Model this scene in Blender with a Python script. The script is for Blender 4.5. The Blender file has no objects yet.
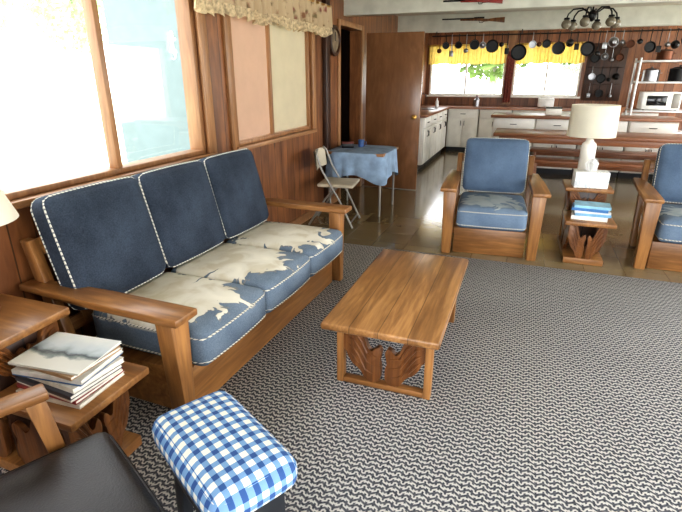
import bpy, bmesh, math, random
from mathutils import Vector, Matrix
random.seed(7)
SC = bpy.context.scene
C = SC.collection
try: SC.view_settings.view_transform = 'Standard'
except Exception: pass
try: SC.view_settings.look = 'Medium High Contrast'
except Exception: pass
SC.view_settings.exposure = 0.0
R_ = math.radians

# ---------------------------------------------------------------- materials
def lin(c):
    o = []
    for v in c[:3]:
        v = v/255.0
        o.append(v/12.92 if v <= 0.04045 else ((v+0.055)/1.055)**2.4)
    return (o[0], o[1], o[2], 1.0)

class G:
    def __init__(s, name, rough=.5, metal=0.0, spec=None):
        s.m = bpy.data.materials.new(name); s.m.use_nodes = True
        s.nt = s.m.node_tree; s.b = s.nt.nodes['Principled BSDF']
        s.b.inputs['Roughness'].default_value = rough
        s.b.inputs['Metallic'].default_value = metal
        if spec is not None: s.b.inputs['Specular IOR Level'].default_value = spec
    def put(s, inp, v):
        if isinstance(v, bpy.types.NodeSocket): s.nt.links.new(v, inp)
        else: inp.default_value = v
    def math(s, op, a, b=None, clamp=False):
        n = s.nt.nodes.new('ShaderNodeMath'); n.operation = op; n.use_clamp = clamp
        s.put(n.inputs[0], a)
        if b is not None: s.put(n.inputs[1], b)
        return n.outputs[0]
    def obj(s):
        n = s.nt.nodes.new('ShaderNodeTexCoord'); v = n.outputs['Object']; s.tc = n
        x = s.nt.nodes.new('ShaderNodeSeparateXYZ'); s.nt.links.new(v, x.inputs[0])
        return v, x.outputs[0], x.outputs[1], x.outputs[2]
    def mapping(s, v, sc):
        n = s.nt.nodes.new('ShaderNodeMapping'); s.nt.links.new(v, n.inputs['Vector'])
        n.inputs['Scale'].default_value = sc; return n.outputs[0]
    def rnd(s):
        return s.nt.nodes.new('ShaderNodeObjectInfo').outputs['Random']
    def shift(s, v, k=9.0):
        n = s.nt.nodes.new('ShaderNodeVectorMath'); n.operation = 'ADD'
        s.nt.links.new(v, n.inputs[0])
        cb = s.nt.nodes.new('ShaderNodeCombineXYZ'); r = s.math('MULTIPLY', s.rnd(), k)
        s.nt.links.new(r, cb.inputs[0]); s.nt.links.new(r, cb.inputs[2]); s.nt.links.new(cb.outputs[0], n.inputs[1])
        return n.outputs[0]
    def noise(s, v, sc=5, det=3, dist=0, rough=.5):
        n = s.nt.nodes.new('ShaderNodeTexNoise'); s.nt.links.new(v, n.inputs['Vector'])
        n.inputs['Scale'].default_value = sc; n.inputs['Detail'].default_value = det
        n.inputs['Distortion'].default_value = dist; n.inputs['Roughness'].default_value = rough
        return n.outputs[0]
    def ramp(s, f, stops):
        n = s.nt.nodes.new('ShaderNodeValToRGB'); s.put(n.inputs[0], f)
        e = n.color_ramp.elements
        while len(e) < len(stops): e.new(.5)
        for i, (p, c) in enumerate(stops):
            e[i].position = p; e[i].color = lin(c)
        return n.outputs[0]
    def mix(s, f, a, b, mode='MIX'):
        n = s.nt.nodes.new('ShaderNodeMix'); n.data_type = 'RGBA'; n.blend_type = mode
        s.put(n.inputs[0], f); s.put(n.inputs[6], a); s.put(n.inputs[7], b)
        return n.outputs[2]
    def fmix(s, f, a, b):
        return s.math('ADD', s.math('MULTIPLY', a, s.math('SUBTRACT', 1.0, f)), s.math('MULTIPLY', b, f))
    def col(s, c): s.put(s.b.inputs['Base Color'], c); return s
    def bump(s, h, st=.3, d=.01):
        n = s.nt.nodes.new('ShaderNodeBump'); n.inputs['Strength'].default_value = st
        n.inputs['Distance'].default_value = d
        s.nt.links.new(h, n.inputs['Height']); s.nt.links.new(n.outputs[0], s.b.inputs['Normal']); return s
    def translucent(s, c, f):
        out = s.nt.nodes['Material Output']
        t = s.nt.nodes.new('ShaderNodeBsdfTranslucent'); s.put(t.inputs['Color'], c)
        mx = s.nt.nodes.new('ShaderNodeMixShader'); mx.inputs[0].default_value = f
        s.nt.links.new(s.b.outputs[0], mx.inputs[1]); s.nt.links.new(t.outputs[0], mx.inputs[2])
        s.nt.links.new(mx.outputs[0], out.inputs['Surface']); return s

def plain(name, c, rough=.5, metal=0.0, var=.08, sc=6, bump=0, trans=0):
    g = G(name, rough, metal); v, x, y, z = g.obj()
    f = g.noise(v, sc, 3)
    d = tuple(max(0, k*(1-var)) for k in c); l = tuple(min(255, k*(1+var)) for k in c)
    cc = g.ramp(f, [(.3, d), (.7, l)]); g.col(cc)
    if bump: g.bump(g.noise(v, sc*14, 3), bump, .005)
    if trans: g.translucent(cc, trans)
    return g.m

def wood(name, c1, c2, axis='x', rough=.35, sc=14, groove=None, bump=.05, knots=False):
    g = G(name, rough); v, x, y, z = g.obj()
    s = {'x': (1.3, sc, sc), 'y': (sc, 1.3, sc), 'z': (sc, sc, 1.3)}[axis]
    f = g.noise(g.mapping(v, s), 1.0, 5, .9, .6)
    f2 = g.noise(g.mapping(v, tuple(k*4 for k in s)), 1.0, 3, .2)
    f = g.math('ADD', g.math('MULTIPLY', f, .7), g.math('MULTIPLY', f2, .3))
    mid = tuple((a+b)/2 for a, b in zip(c1, c2))
    cc = g.ramp(f, [(.32, c1), (.5, mid), (.66, c2)])
    if knots:
        vo = g.nt.nodes.new('ShaderNodeTexVoronoi'); vo.inputs['Scale'].default_value = 1
        ks = {'x': (1.6, 7, 7), 'y': (7, 1.6, 7), 'z': (7, 7, 2.2)}[axis]
        g.nt.links.new(g.mapping(v, ks), vo.inputs['Vector'])
        kn = g.math('MULTIPLY', g.math('SUBTRACT', .13, vo.outputs['Distance']), 9, clamp=True)
        cc = g.mix(kn, cc, lin(tuple(k*.5 for k in c1)))
    if groove:
        ax, w, amt, gw, gd = groove; k = {'x': x, 'y': y, 'z': z}[ax]
        q = g.math('DIVIDE', k, w); fr = g.math('FRACT', q)
        fl = g.math('FLOOR', q)
        wn = g.nt.nodes.new('ShaderNodeTexWhiteNoise'); wn.noise_dimensions = '1D'
        g.nt.links.new(fl, wn.inputs['W'])
        tint = g.math('ADD', g.math('MULTIPLY', wn.outputs[0], amt), 1.05-amt*.7)
        line = g.math('GREATER_THAN', fr, gw)
        tint = g.math('MULTIPLY', tint, g.math('ADD', g.math('MULTIPLY', line, 1-gd), gd))
        cb = g.nt.nodes.new('ShaderNodeCombineXYZ')
        for i in range(3): g.nt.links.new(tint, cb.inputs[i])
        cc = g.mix(1.0, cc, cb.outputs[0], 'MULTIPLY')
    g.col(cc)
    if bump: g.bump(f, bump, .004)
    return g.m

WD, WL = (108, 72, 40), (172, 124, 74)
M = {}
M['wx'] = wood('oak_grain_x', WD, WL, 'x', .33)
M['wy'] = wood('oak_grain_y', WD, WL, 'y', .33)
M['wz'] = wood('oak_grain_z', WD, WL, 'z', .33)
M['ctop'] = wood('table_planks', (112, 76, 44), (184, 138, 88), 'y', .28, 15, ('x', .14, .22, .03, .45))
M['carve'] = wood('carved_wood', (78, 46, 24), (140, 92, 50), 'z', .35, 22, bump=.5)
M['panel'] = wood('wall_panelling', (86, 52, 31), (146, 96, 58), 'z', .36, 8, ('x', .13, .4, .06, .25), knots=True)
M['paneldk'] = wood('dark_panelling', (46, 28, 18), (84, 52, 34), 'z', .4, 7, ('x', .13, .45, .07, .25))
M['panelkit'] = wood('kitchen_panelling', (96, 58, 36), (148, 98, 62), 'z', .38, 7, ('x', .15, .4, .06, .3))
M['trim'] = wood('trim_wood', (120, 84, 54), (166, 122, 82), 'z', .4)
M['trimx'] = wood('trim_wood_x', (120, 84, 54), (166, 122, 82), 'x', .4)
M['door'] = wood('door_veneer', (116, 80, 54), (148, 106, 74), 'z', .2, 5)
M['redwood'] = wood('red_counter_wood', (112, 68, 44), (156, 104, 68), 'x', .3)
M['white'] = plain('white_paint', (230, 227, 219), .45, var=.03)
M['beam'] = plain('cream_beam_paint', (200, 199, 188), .55, var=.05)
M['ceil'] = plain('ceiling_paint', (205, 200, 188), .8, var=.03)
M['black'] = plain('black_metal', (24, 24, 26), .4, .3)
M['iron'] = plain('cast_iron', (26, 25, 26), .45, .4)
M['steel'] = plain('brushed_steel', (150, 150, 152), .3, .9)
M['rack'] = plain('bright_rack_steel', (206, 206, 206), .4, .4)
M['copper'] = plain('dull_copper', (96, 60, 42), .45, .7)
M['greym'] = plain('grey_enamel_metal', (135, 132, 126), .4, .3)
M['brass'] = plain('brass', (190, 150, 80), .3, .9)
M['leather'] = plain('black_leather', (27, 24, 25), .38, var=.2, sc=12, bump=.25)
M['stooldk'] = plain('dark_painted_wood', (34, 37, 42), .5)
M['paper'] = plain('paper_pages', (222, 216, 204), .8, var=.06, sc=40)
M['clockface'] = plain('aged_clock_face', (110, 94, 72), .6, var=.2, sc=12)
M['ceramic'] = plain('white_ceramic', (230, 227, 218), .18, var=.03)
M['shade'] = plain('lampshade_linen', (242, 238, 224), .8, var=.03, trans=.4)
M['cloth'] = plain('pale_blue_cloth', (132, 154, 178), .8, var=.12, sc=9)
M['mint'] = plain('mint_siding', (102, 117, 118), .7, var=.03)
M['blindA'] = plain('peach_blind', (200, 174, 154), .8, var=.02, trans=.42)
M['blindB'] = plain('cream_blind', (200, 190, 168), .8, var=.02, trans=.42)
M['bark'] = plain('bark', (170, 168, 154), .9)
M['leafL'] = plain('pale_leaves', (166, 182, 142), .7, var=.2, sc=2, trans=.4)
M['leafK'] = plain('green_leaves', (120, 142, 84), .7, var=.25, sc=2, trans=.4)
M['yellow'] = plain('yellow_curtain', (222, 192, 110), .8, var=.06, sc=14, trans=.5)
M['darkcurtain'] = plain('reddish_brown_curtain', (112, 56, 46), .8, var=.3, sc=30)
M['seatbeige'] = plain('beige_vinyl', (178, 168, 148), .5)
M['plastic'] = plain('white_plastic', (238, 238, 235), .4)
M['darkglass'] = plain('dark_glass', (22, 24, 28), .12)
M['greenb'] = plain('green_glass', (40, 80, 50), .15)
M['redp'] = plain('red_plastic', (130, 40, 32), .4)
M['basket'] = plain('brown_basket', (120, 76, 40), .7, var=.25, sc=60, bump=.4)
M['glassball'] = plain('smoked_glass_shade', (128, 120, 104), .08)

def glass():
    m = bpy.data.materials.new('window_glass'); m.use_nodes = True; nt = m.node_tree
    for n in list(nt.nodes): nt.nodes.remove(n)
    o = nt.nodes.new('ShaderNodeOutputMaterial'); t = nt.nodes.new('ShaderNodeBsdfTransparent')
    gl = nt.nodes.new('ShaderNodeBsdfGlossy'); gl.inputs['Roughness'].default_value = .02
    mx = nt.nodes.new('ShaderNodeMixShader'); mx.inputs[0].default_value = .05
    nt.links.new(t.outputs[0], mx.inputs[1]); nt.links.new(gl.outputs[0], mx.inputs[2]); nt.links.new(mx.outputs[0], o.inputs[0])
    return m
M['glass'] = glass()

def denim(name, d, l, patch=None):
    g = G(name, .9, spec=.2); v, x, y, z = g.obj()
    f = g.noise(v, 4, 4); w = g.noise(v, 160, 2)
    cc = g.ramp(g.math('ADD', g.math('MULTIPLY', f, .6), g.math('MULTIPLY', w, .4)), [(.35, d), (.65, l)])
    if patch:
        pc, rx, ry, cy, jag, namp, tan = patch
        vs = g.shift(v); rn = g.rnd()
        X = g.math('DIVIDE', x, rx); Y = g.math('DIVIDE', g.math('SUBTRACT', y, cy), ry)
        rad = g.math('SQRT', g.math('ADD', g.math('MULTIPLY', X, X), g.math('MULTIPLY', Y, Y)))
        ang = g.math('ADD', g.math('ARCTAN2', Y, X), g.math('MULTIPLY', g.noise(vs, 4, 2), 2.2))
        def tri(k, off):
            q = g.math('FRACT', g.math('ADD', g.math('MULTIPLY', ang, k/(2*math.pi)), g.math('MULTIPLY', rn, off)))
            return g.math('MULTIPLY', g.math('ABSOLUTE', g.math('SUBTRACT', q, .5)), 2)
        lim = g.math('ADD', g.math('MULTIPLY', tri(11, 3.1), jag), g.math('MULTIPLY', tri(29, 7.7), jag*.5))
        lim = g.math('ADD', lim, g.math('MULTIPLY', g.math('SUBTRACT', g.noise(vs, 4.5, 4, .4, .6), .5), namp))
        lim = g.math('ADD', lim, 1.0-jag*.85)
        s = g.math('SUBTRACT', lim, rad)
        up = g.math('MULTIPLY', g.math('SUBTRACT', z, .045), 60, clamp=True)
        mk = g.math('MULTIPLY', g.math('MULTIPLY', s, 30, clamp=True), up)
        pcol = g.ramp(g.noise(vs, 7, 5, .6), [(.36, tuple(a*b for a, b in zip(pc, tan))), (.5, pc), (.75, tuple(min(255, k*1.05) for k in pc))])
        edge = g.math('MULTIPLY', g.math('ADD', s, .05), 30, clamp=True)
        cc = g.mix(g.math('MULTIPLY', g.math('MULTIPLY', edge, up), .6), cc, lin(tuple(k*.6 for k in pc)))
        cc = g.mix(mk, cc, pcol)
    g.col(cc); g.bump(g.math('ADD', w, g.math('MULTIPLY', f, 3)), .25, .004)
    return g.m
M['navy'] = denim('navy_denim', (37, 43, 53), (62, 71, 84))
M['seatden'] = denim('denim_leaf_print', (86, 99, 114), (118, 131, 145), ((208, 203, 189), .35, .35, .05, .34, 1.6, (.93, .91, .87)))
M['chairback'] = denim('light_denim', (76, 93, 115), (100, 119, 142))
M['chairseat'] = denim('light_denim_print', (94, 112, 134), (124, 142, 162), ((164, 174, 180), .24, .22, -.06, .35, 2.4, (.9, .93, .96)))
def piping():
    g = G('rope_piping', .8); v, x, y, z = g.obj()
    s = g.math('FRACT', g.math('MULTIPLY', g.math('ADD', g.math('ADD', x, y), z), 46))
    g.col(g.mix(g.math('GREATER_THAN', s, .35), lin((96, 100, 104)), lin((206, 202, 188)))); return g.m
M['piping'] = piping()
def gingham():
    g = G('blue_gingham', .8); v, x, y, z = g.obj()
    p = .040
    N = g.nt.nodes.new('ShaderNodeSeparateXYZ'); g.nt.links.new(g.tc.outputs['Normal'], N.inputs[0])
    ax, ay, az = [g.math('ABSOLUTE', N.outputs[i]) for i in range(3)]
    sx = g.math('MULTIPLY', g.math('GREATER_THAN', ax, az), g.math('GREATER_THAN', ax, ay))
    sy = g.math('MULTIPLY', g.math('GREATER_THAN', ay, az), g.math('GREATER_THAN', ay, ax))
    u = g.fmix(sx, x, z); w = g.fmix(sy, y, z)
    a = g.math('GREATER_THAN', g.math('FRACT', g.math('DIVIDE', u, p)), .54)
    b = g.math('GREATER_THAN', g.math('FRACT', g.math('DIVIDE', w, p)), .54)
    s = g.math('MULTIPLY', g.math('ADD', a, b), .5)
    cc = g.ramp(s, [(0, (222, 220, 206)), (.5, (112, 148, 188)), (1, (42, 78, 134))])
    g.col(cc); g.bump(g.noise(v, 120, 2), .2, .003); return g.m
M['gingham'] = gingham()
def rugm():
    g = G('zigzag_rug', .95, spec=.1); v, x, y, z = g.obj()
    n = g.noise(v, 45, 3)
    px, py = .054, .0265
    xx = g.math('ADD', x, g.math('MULTIPLY', n, .009))
    yy = g.math('ADD', y, g.math('MULTIPLY', g.noise(v, 33, 2), .006))
    tri = g.math('MULTIPLY', g.math('ABSOLUTE', g.math('SUBTRACT', g.math('FRACT', g.math('DIVIDE', xx, px)), .5)), 2)
    q = g.math('ADD', g.math('DIVIDE', yy, py), g.math('MULTIPLY', tri, .6))
    vv = g.math('FRACT', q); row = g.math('FLOOR', q)
    a = g.math('ABSOLUTE', g.math('SUBTRACT', vv, .5))
    k = g.math('MULTIPLY', g.math('SUBTRACT', a, .11), 5, clamp=True)
    st = g.math('FRACT', g.math('ADD', g.math('DIVIDE', xx, px*.5), g.math('MULTIPLY', row, .5)))
    k2 = g.math('MULTIPLY', g.math('SUBTRACT', g.math('ABSOLUTE', g.math('SUBTRACT', st, .5)), .09), 8, clamp=True)
    k = g.math('MULTIPLY', k, k2)
    k = g.math('ADD', g.math('MULTIPLY', k, .9), g.math('MULTIPLY', g.math('SUBTRACT', g.noise(v, 110, 3), .26), .65), clamp=True)
    big = g.noise(v, .7, 2)
    cc = g.ramp(k, [(.06, (64, 67, 76)), (.45, (130, 131, 136)), (.9, (206, 204, 200))])
    cc = g.mix(1.0, cc, g.ramp(big, [(.3, (228, 228, 230)), (.7, (255, 255, 255))]), 'MULTIPLY')
    g.col(cc); g.bump(k, .3, .005); return g.m
M['rug'] = rugm()
def floorm():
    g = G('vinyl_floor', .18); v, x, y, z = g.obj()
    br = g.nt.nodes.new('ShaderNodeTexBrick'); g.nt.links.new(v, br.inputs['Vector'])
    br.offset = 0; br.inputs['Scale'].default_value = 1.0
    br.inputs['Brick Width'].default_value = .305; br.inputs['Row Height'].default_value = .305
    br.inputs['Mortar Size'].default_value = .002
    br.inputs['Color1'].default_value = lin((132, 117, 88)); br.inputs['Color2'].default_value = lin((121, 107, 79))
    br.inputs['Mortar'].default_value = lin((94, 81, 59))
    n = g.noise(v, 5, 2, 0)
    g.col(g.mix(.2, br.outputs[0], g.ramp(n, [(.3, (108, 95, 68)), (.7, (142, 126, 96))])))
    g.b.inputs['Coat Weight'].default_value = .5; g.b.inputs['Coat Roughness'].default_value = .1
    return g.m
M['floor'] = floorm()
def floral():
    g = G('floral_cotton', .9, spec=.1); v, x, y, z = g.obj()
    vo = g.nt.nodes.new('ShaderNodeTexVoronoi'); g.nt.links.new(v, vo.inputs['Vector']); vo.inputs['Scale'].default_value = 11
    n = g.noise(v, 36, 4)
    d = g.math('ADD', vo.outputs['Distance'], g.math('MULTIPLY', n, .6))
    fl = g.ramp(g.noise(v, 9, 1), [(.38, (134, 84, 74)), (.48, (116, 106, 78)), (.6, (134, 98, 74))])
    m = g.math('MULTIPLY', g.math('SUBTRACT', .70, d), 4, clamp=True)
    cc = g.mix(m, lin((184, 162, 132)), fl)
    g.col(cc); g.translucent(cc, .15); return g.m
M['floral'] = floral()
M['laceedge'] = plain('cream_lace_edge', (184, 164, 132), .9, var=.2, sc=40, trans=.2)
def covermat():
    g = G('photo_cover', .3); v, x, y, z = g.obj()
    n = g.noise(v, 16, 4)
    s = g.math('ADD', g.math('MULTIPLY', x, 5.0), g.math('MULTIPLY', n, .5))
    cc = g.ramp(s, [(.0, (196, 194, 184)), (.08, (112, 122, 118)), (.16, (56, 62, 64)), (.26, (150, 160, 164)), (.42, (186, 194, 198)), (.9, (220, 220, 214))])
    g.col(cc); return g.m
M['cover1'] = covermat()
def carton():
    g = G('printed_carton', .5); v, x, y, z = g.obj()
    n = g.noise(v, 26, 2, 1.5)
    g.col(g.ramp(n, [(.40, (200, 208, 212)), (.47, (232, 232, 228)), (1, (236, 236, 232))])); return g.m
M['carton'] = carton()
def grass():
    g = G('lawn', .9); v, x, y, z = g.obj()
    g.col(g.ramp(g.noise(v, 3, 5), [(.3, (220, 226, 200)), (.7, (238, 240, 222))])); return g.m  # near-white green puts overexposed daylight into the grass colour
M['grass'] = grass()

# ---------------------------------------------------------------- mesh builder
class MB:
    def __init__(s): s.bm = bmesh.new()
    def box(s, x0, x1, y0, y1, z0, z1, bev=0, T=None, seg=2):
        T = T or Matrix()
        m = T @ Matrix.Translation(((x0+x1)/2, (y0+y1)/2, (z0+z1)/2)) @ Matrix.Diagonal((x1-x0, y1-y0, z1-z0, 1))
        r = bmesh.ops.create_cube(s.bm, size=1, matrix=m)
        if bev:
            ed = {e for v in r['verts'] for e in v.link_edges}
            bmesh.ops.bevel(s.bm, geom=list(ed), offset=bev, segments=seg, affect='EDGES', profile=.5)
        return s
    def prism(self, pts, d, T=None, bev=0):
        s = self; T = T or Matrix()
        a = [s.bm.verts.new(T @ Vector((p[0], p[1], 0))) for p in pts]
        b = [s.bm.verts.new(T @ Vector((p[0], p[1], d))) for p in pts]
        n = len(pts); s.bm.faces.new(a[::-1]); s.bm.faces.new(b)
        for i in range(n): s.bm.faces.new((a[i], a[(i+1) % n], b[(i+1) % n], b[i]))
        if bev:
            ed = {e for v in a+b for e in v.link_edges}
            bmesh.ops.bevel(s.bm, geom=list(ed), offset=bev, segments=2, affect='EDGES', profile=.5)
        return s
    def lathe(s, prof, T=None, n=24):
        T = T or Matrix(); rings = []
        for r, z in prof:
            if r < 1e-5: rings.append([s.bm.verts.new(T @ Vector((0, 0, z)))])
            else: rings.append([s.bm.verts.new(T @ Vector((r*math.cos(2*math.pi*i/n), r*math.sin(2*math.pi*i/n), z))) for i in range(n)])
        for a, b in zip(rings, rings[1:]):
            for i in range(n):
                j = (i+1) % n
                if len(a) == 1 and len(b) == 1: continue
                if len(a) == 1: s.bm.faces.new((a[0], b[j], b[i]))
                elif len(b) == 1: s.bm.faces.new((a[i], a[j], b[0]))
                else: s.bm.faces.new((a[i], a[j], b[j], b[i]))
        return s
    def tube(s, pts, r, n=8, closed=False):
        pts = [Vector(p) for p in pts]; N = len(pts); rings = []; up = None
        rr = r if isinstance(r, (list, tuple)) else [r]*N
        for i, p in enumerate(pts):
            if closed: t = pts[(i+1) % N]-pts[i-1]
            else: t = pts[min(i+1, N-1)]-pts[max(i-1, 0)]
            t.normalize()
            if up is None:
                up = Vector((0, 0, 1)) if abs(t.z) < .9 else Vector((1, 0, 0))
            u = (up - t*up.dot(t))
            if u.length < 1e-4: u = t.orthogonal()
            u.normalize(); w = t.cross(u); up = u
            rings.append([s.bm.verts.new(p + rr[i]*(u*math.cos(2*math.pi*k/n)+w*math.sin(2*math.pi*k/n))) for k in range(n)])
        for i in range(N if closed else N-1):
            a, b = rings[i], rings[(i+1) % N]
            for k in range(n): s.bm.faces.new((a[k], a[(k+1) % n], b[(k+1) % n], b[k]))
        if not closed:
            s.bm.faces.new(rings[0][::-1]); s.bm.faces.new(rings[-1])
        return s
    def ball(s, c, r, sx=1, sy=1, sz=1, seg=14):
        bmesh.ops.create_uvsphere(s.bm, u_segments=seg, v_segments=seg//2+2, radius=r, matrix=Matrix.Translation(c) @ Matrix.Diagonal((sx, sy, sz, 1)))
        return s
    def build(s, name, mat, parent=None, loc=(0, 0, 0), rot=(0, 0, 0), sharp=38, recalc=True):
        if recalc: bmesh.ops.recalc_face_normals(s.bm, faces=s.bm.faces[:])
        me = bpy.data.meshes.new(name); s.bm.to_mesh(me); s.bm.free()
        for p in me.polygons: p.use_smooth = True
        try: me.set_sharp_from_angle(angle=R_(sharp))
        except Exception: pass
        me.materials.append(M[mat] if isinstance(mat, str) else mat)
        o = bpy.data.objects.new(name, me); C.objects.link(o)
        o.location = loc; o.rotation_euler = rot
        if parent: o.parent = parent
        return o

def thing(name, label, cat, loc=(0, 0, 0), rz=0, group=None):
    o = bpy.data.objects.new(name, None); C.objects.link(o); o.empty_display_size = .1
    o.location = loc; o.rotation_euler = (0, 0, rz)
    o['label'] = label; o['category'] = cat
    if group: o['group'] = group
    return o
def tag(o, label, cat, group=None):
    o['label'] = label; o['category'] = cat
    if group: o['group'] = group
    return o
def struct(o, label=None, cat=None):
    o['kind'] = 'structure'
    if label: o['label'] = label
    if cat: o['category'] = cat
    return o
XZ = lambda y: Matrix.Translation((0, y, 0)) @ Matrix.Rotation(R_(90), 4, 'X')      # (x,y)->(x,z), extrude towards -y
YZ = lambda x: Matrix(((0, 0, 1, x), (1, 0, 0, 0), (0, 1, 0, 0), (0, 0, 0, 1)))    # (x,y)->(y,z), extrude towards +x

def smooth_outline(pts, k=5):
    out = []; n = len(pts)
    for i in range(n):
        p0, p1, p2, p3 = [Vector(pts[(i+j-1) % n]) for j in range(4)]
        for s in range(k):
            t = s/k
            out.append(tuple(.5*((2*p1)+(p2-p0)*t+(2*p0-5*p1+4*p2-p3)*t*t+(3*p1-p0-3*p2+p3)*t**3)))
    return out
# wing-like carving: x=0 at the outer post, x=1 at the middle
WING = [(0.0,0.99),(0.22,1.0),(0.40,0.95),(0.52,0.82),(0.60,0.66),(0.70,0.58),(0.80,0.66),(0.91,0.68),(0.96,0.56),(0.90,0.44),(0.95,0.28),(0.93,0.08),(0.80,0.0),(0.60,0.02),(0.50,0.12),(0.40,0.22),(0.28,0.27),(0.20,0.33),(0.12,0.42),(0.05,0.54),(0.0,0.58)]
RIDGE = [[(.06,.92),(.26,.90),(.44,.74),(.58,.54),(.84,.50)], [(.05,.80),(.24,.76),(.42,.58),(.58,.38),(.86,.32)], [(.08,.68),(.22,.62),(.38,.46),(.54,.22),(.84,.14)], [(.10,.55),(.22,.46),(.38,.32)]]
def wing(name, s, w, z0, z1, yf, d, parent, ridge=True):
    f = lambda x, y: (s*(w-x*w), z0+y*(z1-z0))
    mb = MB(); mb.prism([f(x, y) for x, y in smooth_outline(WING, 4)], d, XZ(yf+d), .003)
    if ridge:
        for yy in (yf, yf+d):
            for r in RIDGE: mb.tube([(f(x, y)[0], yy, f(x, y)[1]) for x, y in r], [.002, .007, .008, .007, .002][:len(r)], 6)
    return mb.build(name, 'carve', parent)

def cushion_fn(w, d, h, r, bulge):
    hx, hy, hz = w/2, d/2, h/2
    def f(a, b, c):
        p = Vector((a*hx, b*hy, c*hz))
        q = Vector((max(-hx+r, min(hx-r, p.x)), max(-hy+r, min(hy-r, p.y)), max(-hz+r, min(hz-r, p.z))))
        dlt = p-q
        if dlt.length > 1e-6: q = q+dlt.normalized()*r
        q.z += (1 if c > 0 else -1)*abs(c)*bulge[2]*(1-a*a)*(1-b*b)
        q.y += (1 if b > 0 else -1)*abs(b)*bulge[1]*(1-a*a)*(1-c*c)
        q.x += (1 if a > 0 else -1)*abs(a)*bulge[0]*(1-b*b)*(1-c*c)
        return q
    return f
def cushion(mb, w, d, h, r=.03, bulge=(.005, .012, .025), cuts=12):
    f = cushion_fn(w, d, h, r, bulge)
    bmesh.ops.create_cube(mb.bm, size=2)
    bmesh.ops.subdivide_edges(mb.bm, edges=mb.bm.edges[:], cuts=cuts, use_grid_fill=True)
    for v in mb.bm.verts:
        g = [math.sin(k*math.pi/2) if abs(k) < 1 else k for k in v.co]
        v.co = f(*g)
    return f
def rim(f, plane, s, n=14):
    L = []
    q = [-1+2*i/n for i in range(n)]
    loop = [(a, -1) for a in q]+[(1, a) for a in q]+[(-a, 1) for a in q]+[(-1, -a) for a in q]
    for a, b in loop: L.append(f(a, b, s) if plane == 'z' else f(a, s, b))
    return L

# ---------------------------------------------------------------- setting
LX = -2.15
def wall(name, s0, s1, h, th, holes, mat, loc, rz, label=None):
    mb = MB(); cur = s0
    for a, b, z0, z1 in sorted(holes):
        if a > cur: mb.box(cur, a, 0, th, 0, h)
        if z0 > 0: mb.box(a, b, 0, th, 0, z0)
        if z1 < h: mb.box(a, b, 0, th, z1, h)
        cur = b
    if cur < s1: mb.box(cur, s1, 0, th, 0, h)
    o = mb.build(name, mat, None, loc, (0, 0, rz)); return struct(o)
H = 2.42
wall('wall_left', -1.6, 11.2, H, .15, [(.55, 3.0, .97, 2.12), (3.40, 4.90, .97, 2.12), (5.75, 6.56, 0, 2.06)], 'panel', (LX, 0, 0), R_(90))
wall('wall_back', LX-.15, 4.35, H, .15, [(-2.07, -.50, 1.12, 2.10), (-.34, .93, 1.12, 2.10)], 'panelkit', (0, 11.2, 0), 0)
wall('wall_right', -11.2, 1.6, H, .15, [(-10.6, -8.3, .5, 2.15), (-7.8, -4.9, .35, 2.15), (-4.2, .6, .35, 2.15)], 'panel', (4.2, 0, 0), R_(-90))
wall('wall_front', -4.35, 2.3, H, .15, [(-3.4, 1.2, .4, 2.15)], 'panel', (0, -1.6, 0), R_(180))
mb = MB(); mb.box(LX-.15, 4.35, -1.75, 11.35, -.12, 0); mb.box(-3.5, LX-.15, 5.6, 7.1, -.12, 0); struct(mb.build('floor', 'floor'))
mb = MB(); mb.box(LX-.15, 4.35, -1.75, 11.35, H, H+.12); struct(mb.build('ceiling', 'ceil'))
for i, (y, lab) in enumerate([(5.9, 'cream ceiling beam nearest the living room'), (8.5, 'cream ceiling beam over the kitchen island'), (3.2, 'cream ceiling beam over the sofa')]):
    mb = MB(); mb.box(LX, 4.2, y, y+.14, 2.17, H, .004); struct(mb.build('trim_%d' % (i+1), 'beam'), lab, 'beam')
mb = MB(); mb.box(LX, LX+.05, 5.22, 5.34, 0, H, .004); struct(mb.build('trim_4', 'paneldk'), 'dark wooden corner post beside the small window', 'trim')
mb = MB()
for a, b in ((3.0, 3.09), (3.31, 3.40)): mb.box(LX, LX+.025, a, b, .93, H, .004)
mb.box(LX, LX+.025, 4.90, 4.98, .93, 2.15, .004)
mb.box(LX, LX+.025, .5, 4.98, 2.12, 2.2, .004)
struct(mb.build('trim_5', 'trim'), 'wooden casing boards between the windows', 'trim')
mb = MB()
mb.box(LX, LX+.02, 5.68, 5.76, 0, 2.12, .004); mb.box(LX, LX+.02, 6.56, 6.63, 0, 2.12, .004); mb.box(LX, LX+.02, 5.76, 6.56, 2.06, 2.12, .004)
struct(mb.build('trim_6', 'trim'), 'wooden casing around the dark side doorway', 'trim')
mb = MB(); mb.box(LX, LX+.015, -1.5, 5.22, 0, .09, .003); mb.box(LX, LX+.015, 5.34, 5.68, 0, .09, .003); struct(mb.build('baseboard_left', 'trimx'))
mb = MB(); mb.box(-.50, -.34, 11.15, 11.2, .95, H); struct(mb.build('trim_7', 'trim'), 'wooden post between the two kitchen windows', 'trim')
mb = MB(); mb.box(-3.5, LX-.15, 5.6, 5.64, 0, H); mb.box(-3.5, LX-.15, 7.06, 7.1, 0, H); mb.box(-3.54, -3.5, 5.6, 7.1, 0, H); mb.box(-3.5, LX-.15, 5.6, 7.1, H, H+.05)
struct(mb.build('wall_hallway', 'paneldk'))
mb = MB(); mb.box(-5.3, LX-.16, 5.45, 5.55, -.3, 2.75); mb.box(-5.3, -5.2, 5.55, 8.4, -.3, 2.75); mb.box(-5.3, LX-.16, 8.3, 8.4, -.3, 2.75); mb.box(-5.45, LX-.16, 5.3, 8.5, 2.75, 2.85)
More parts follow.
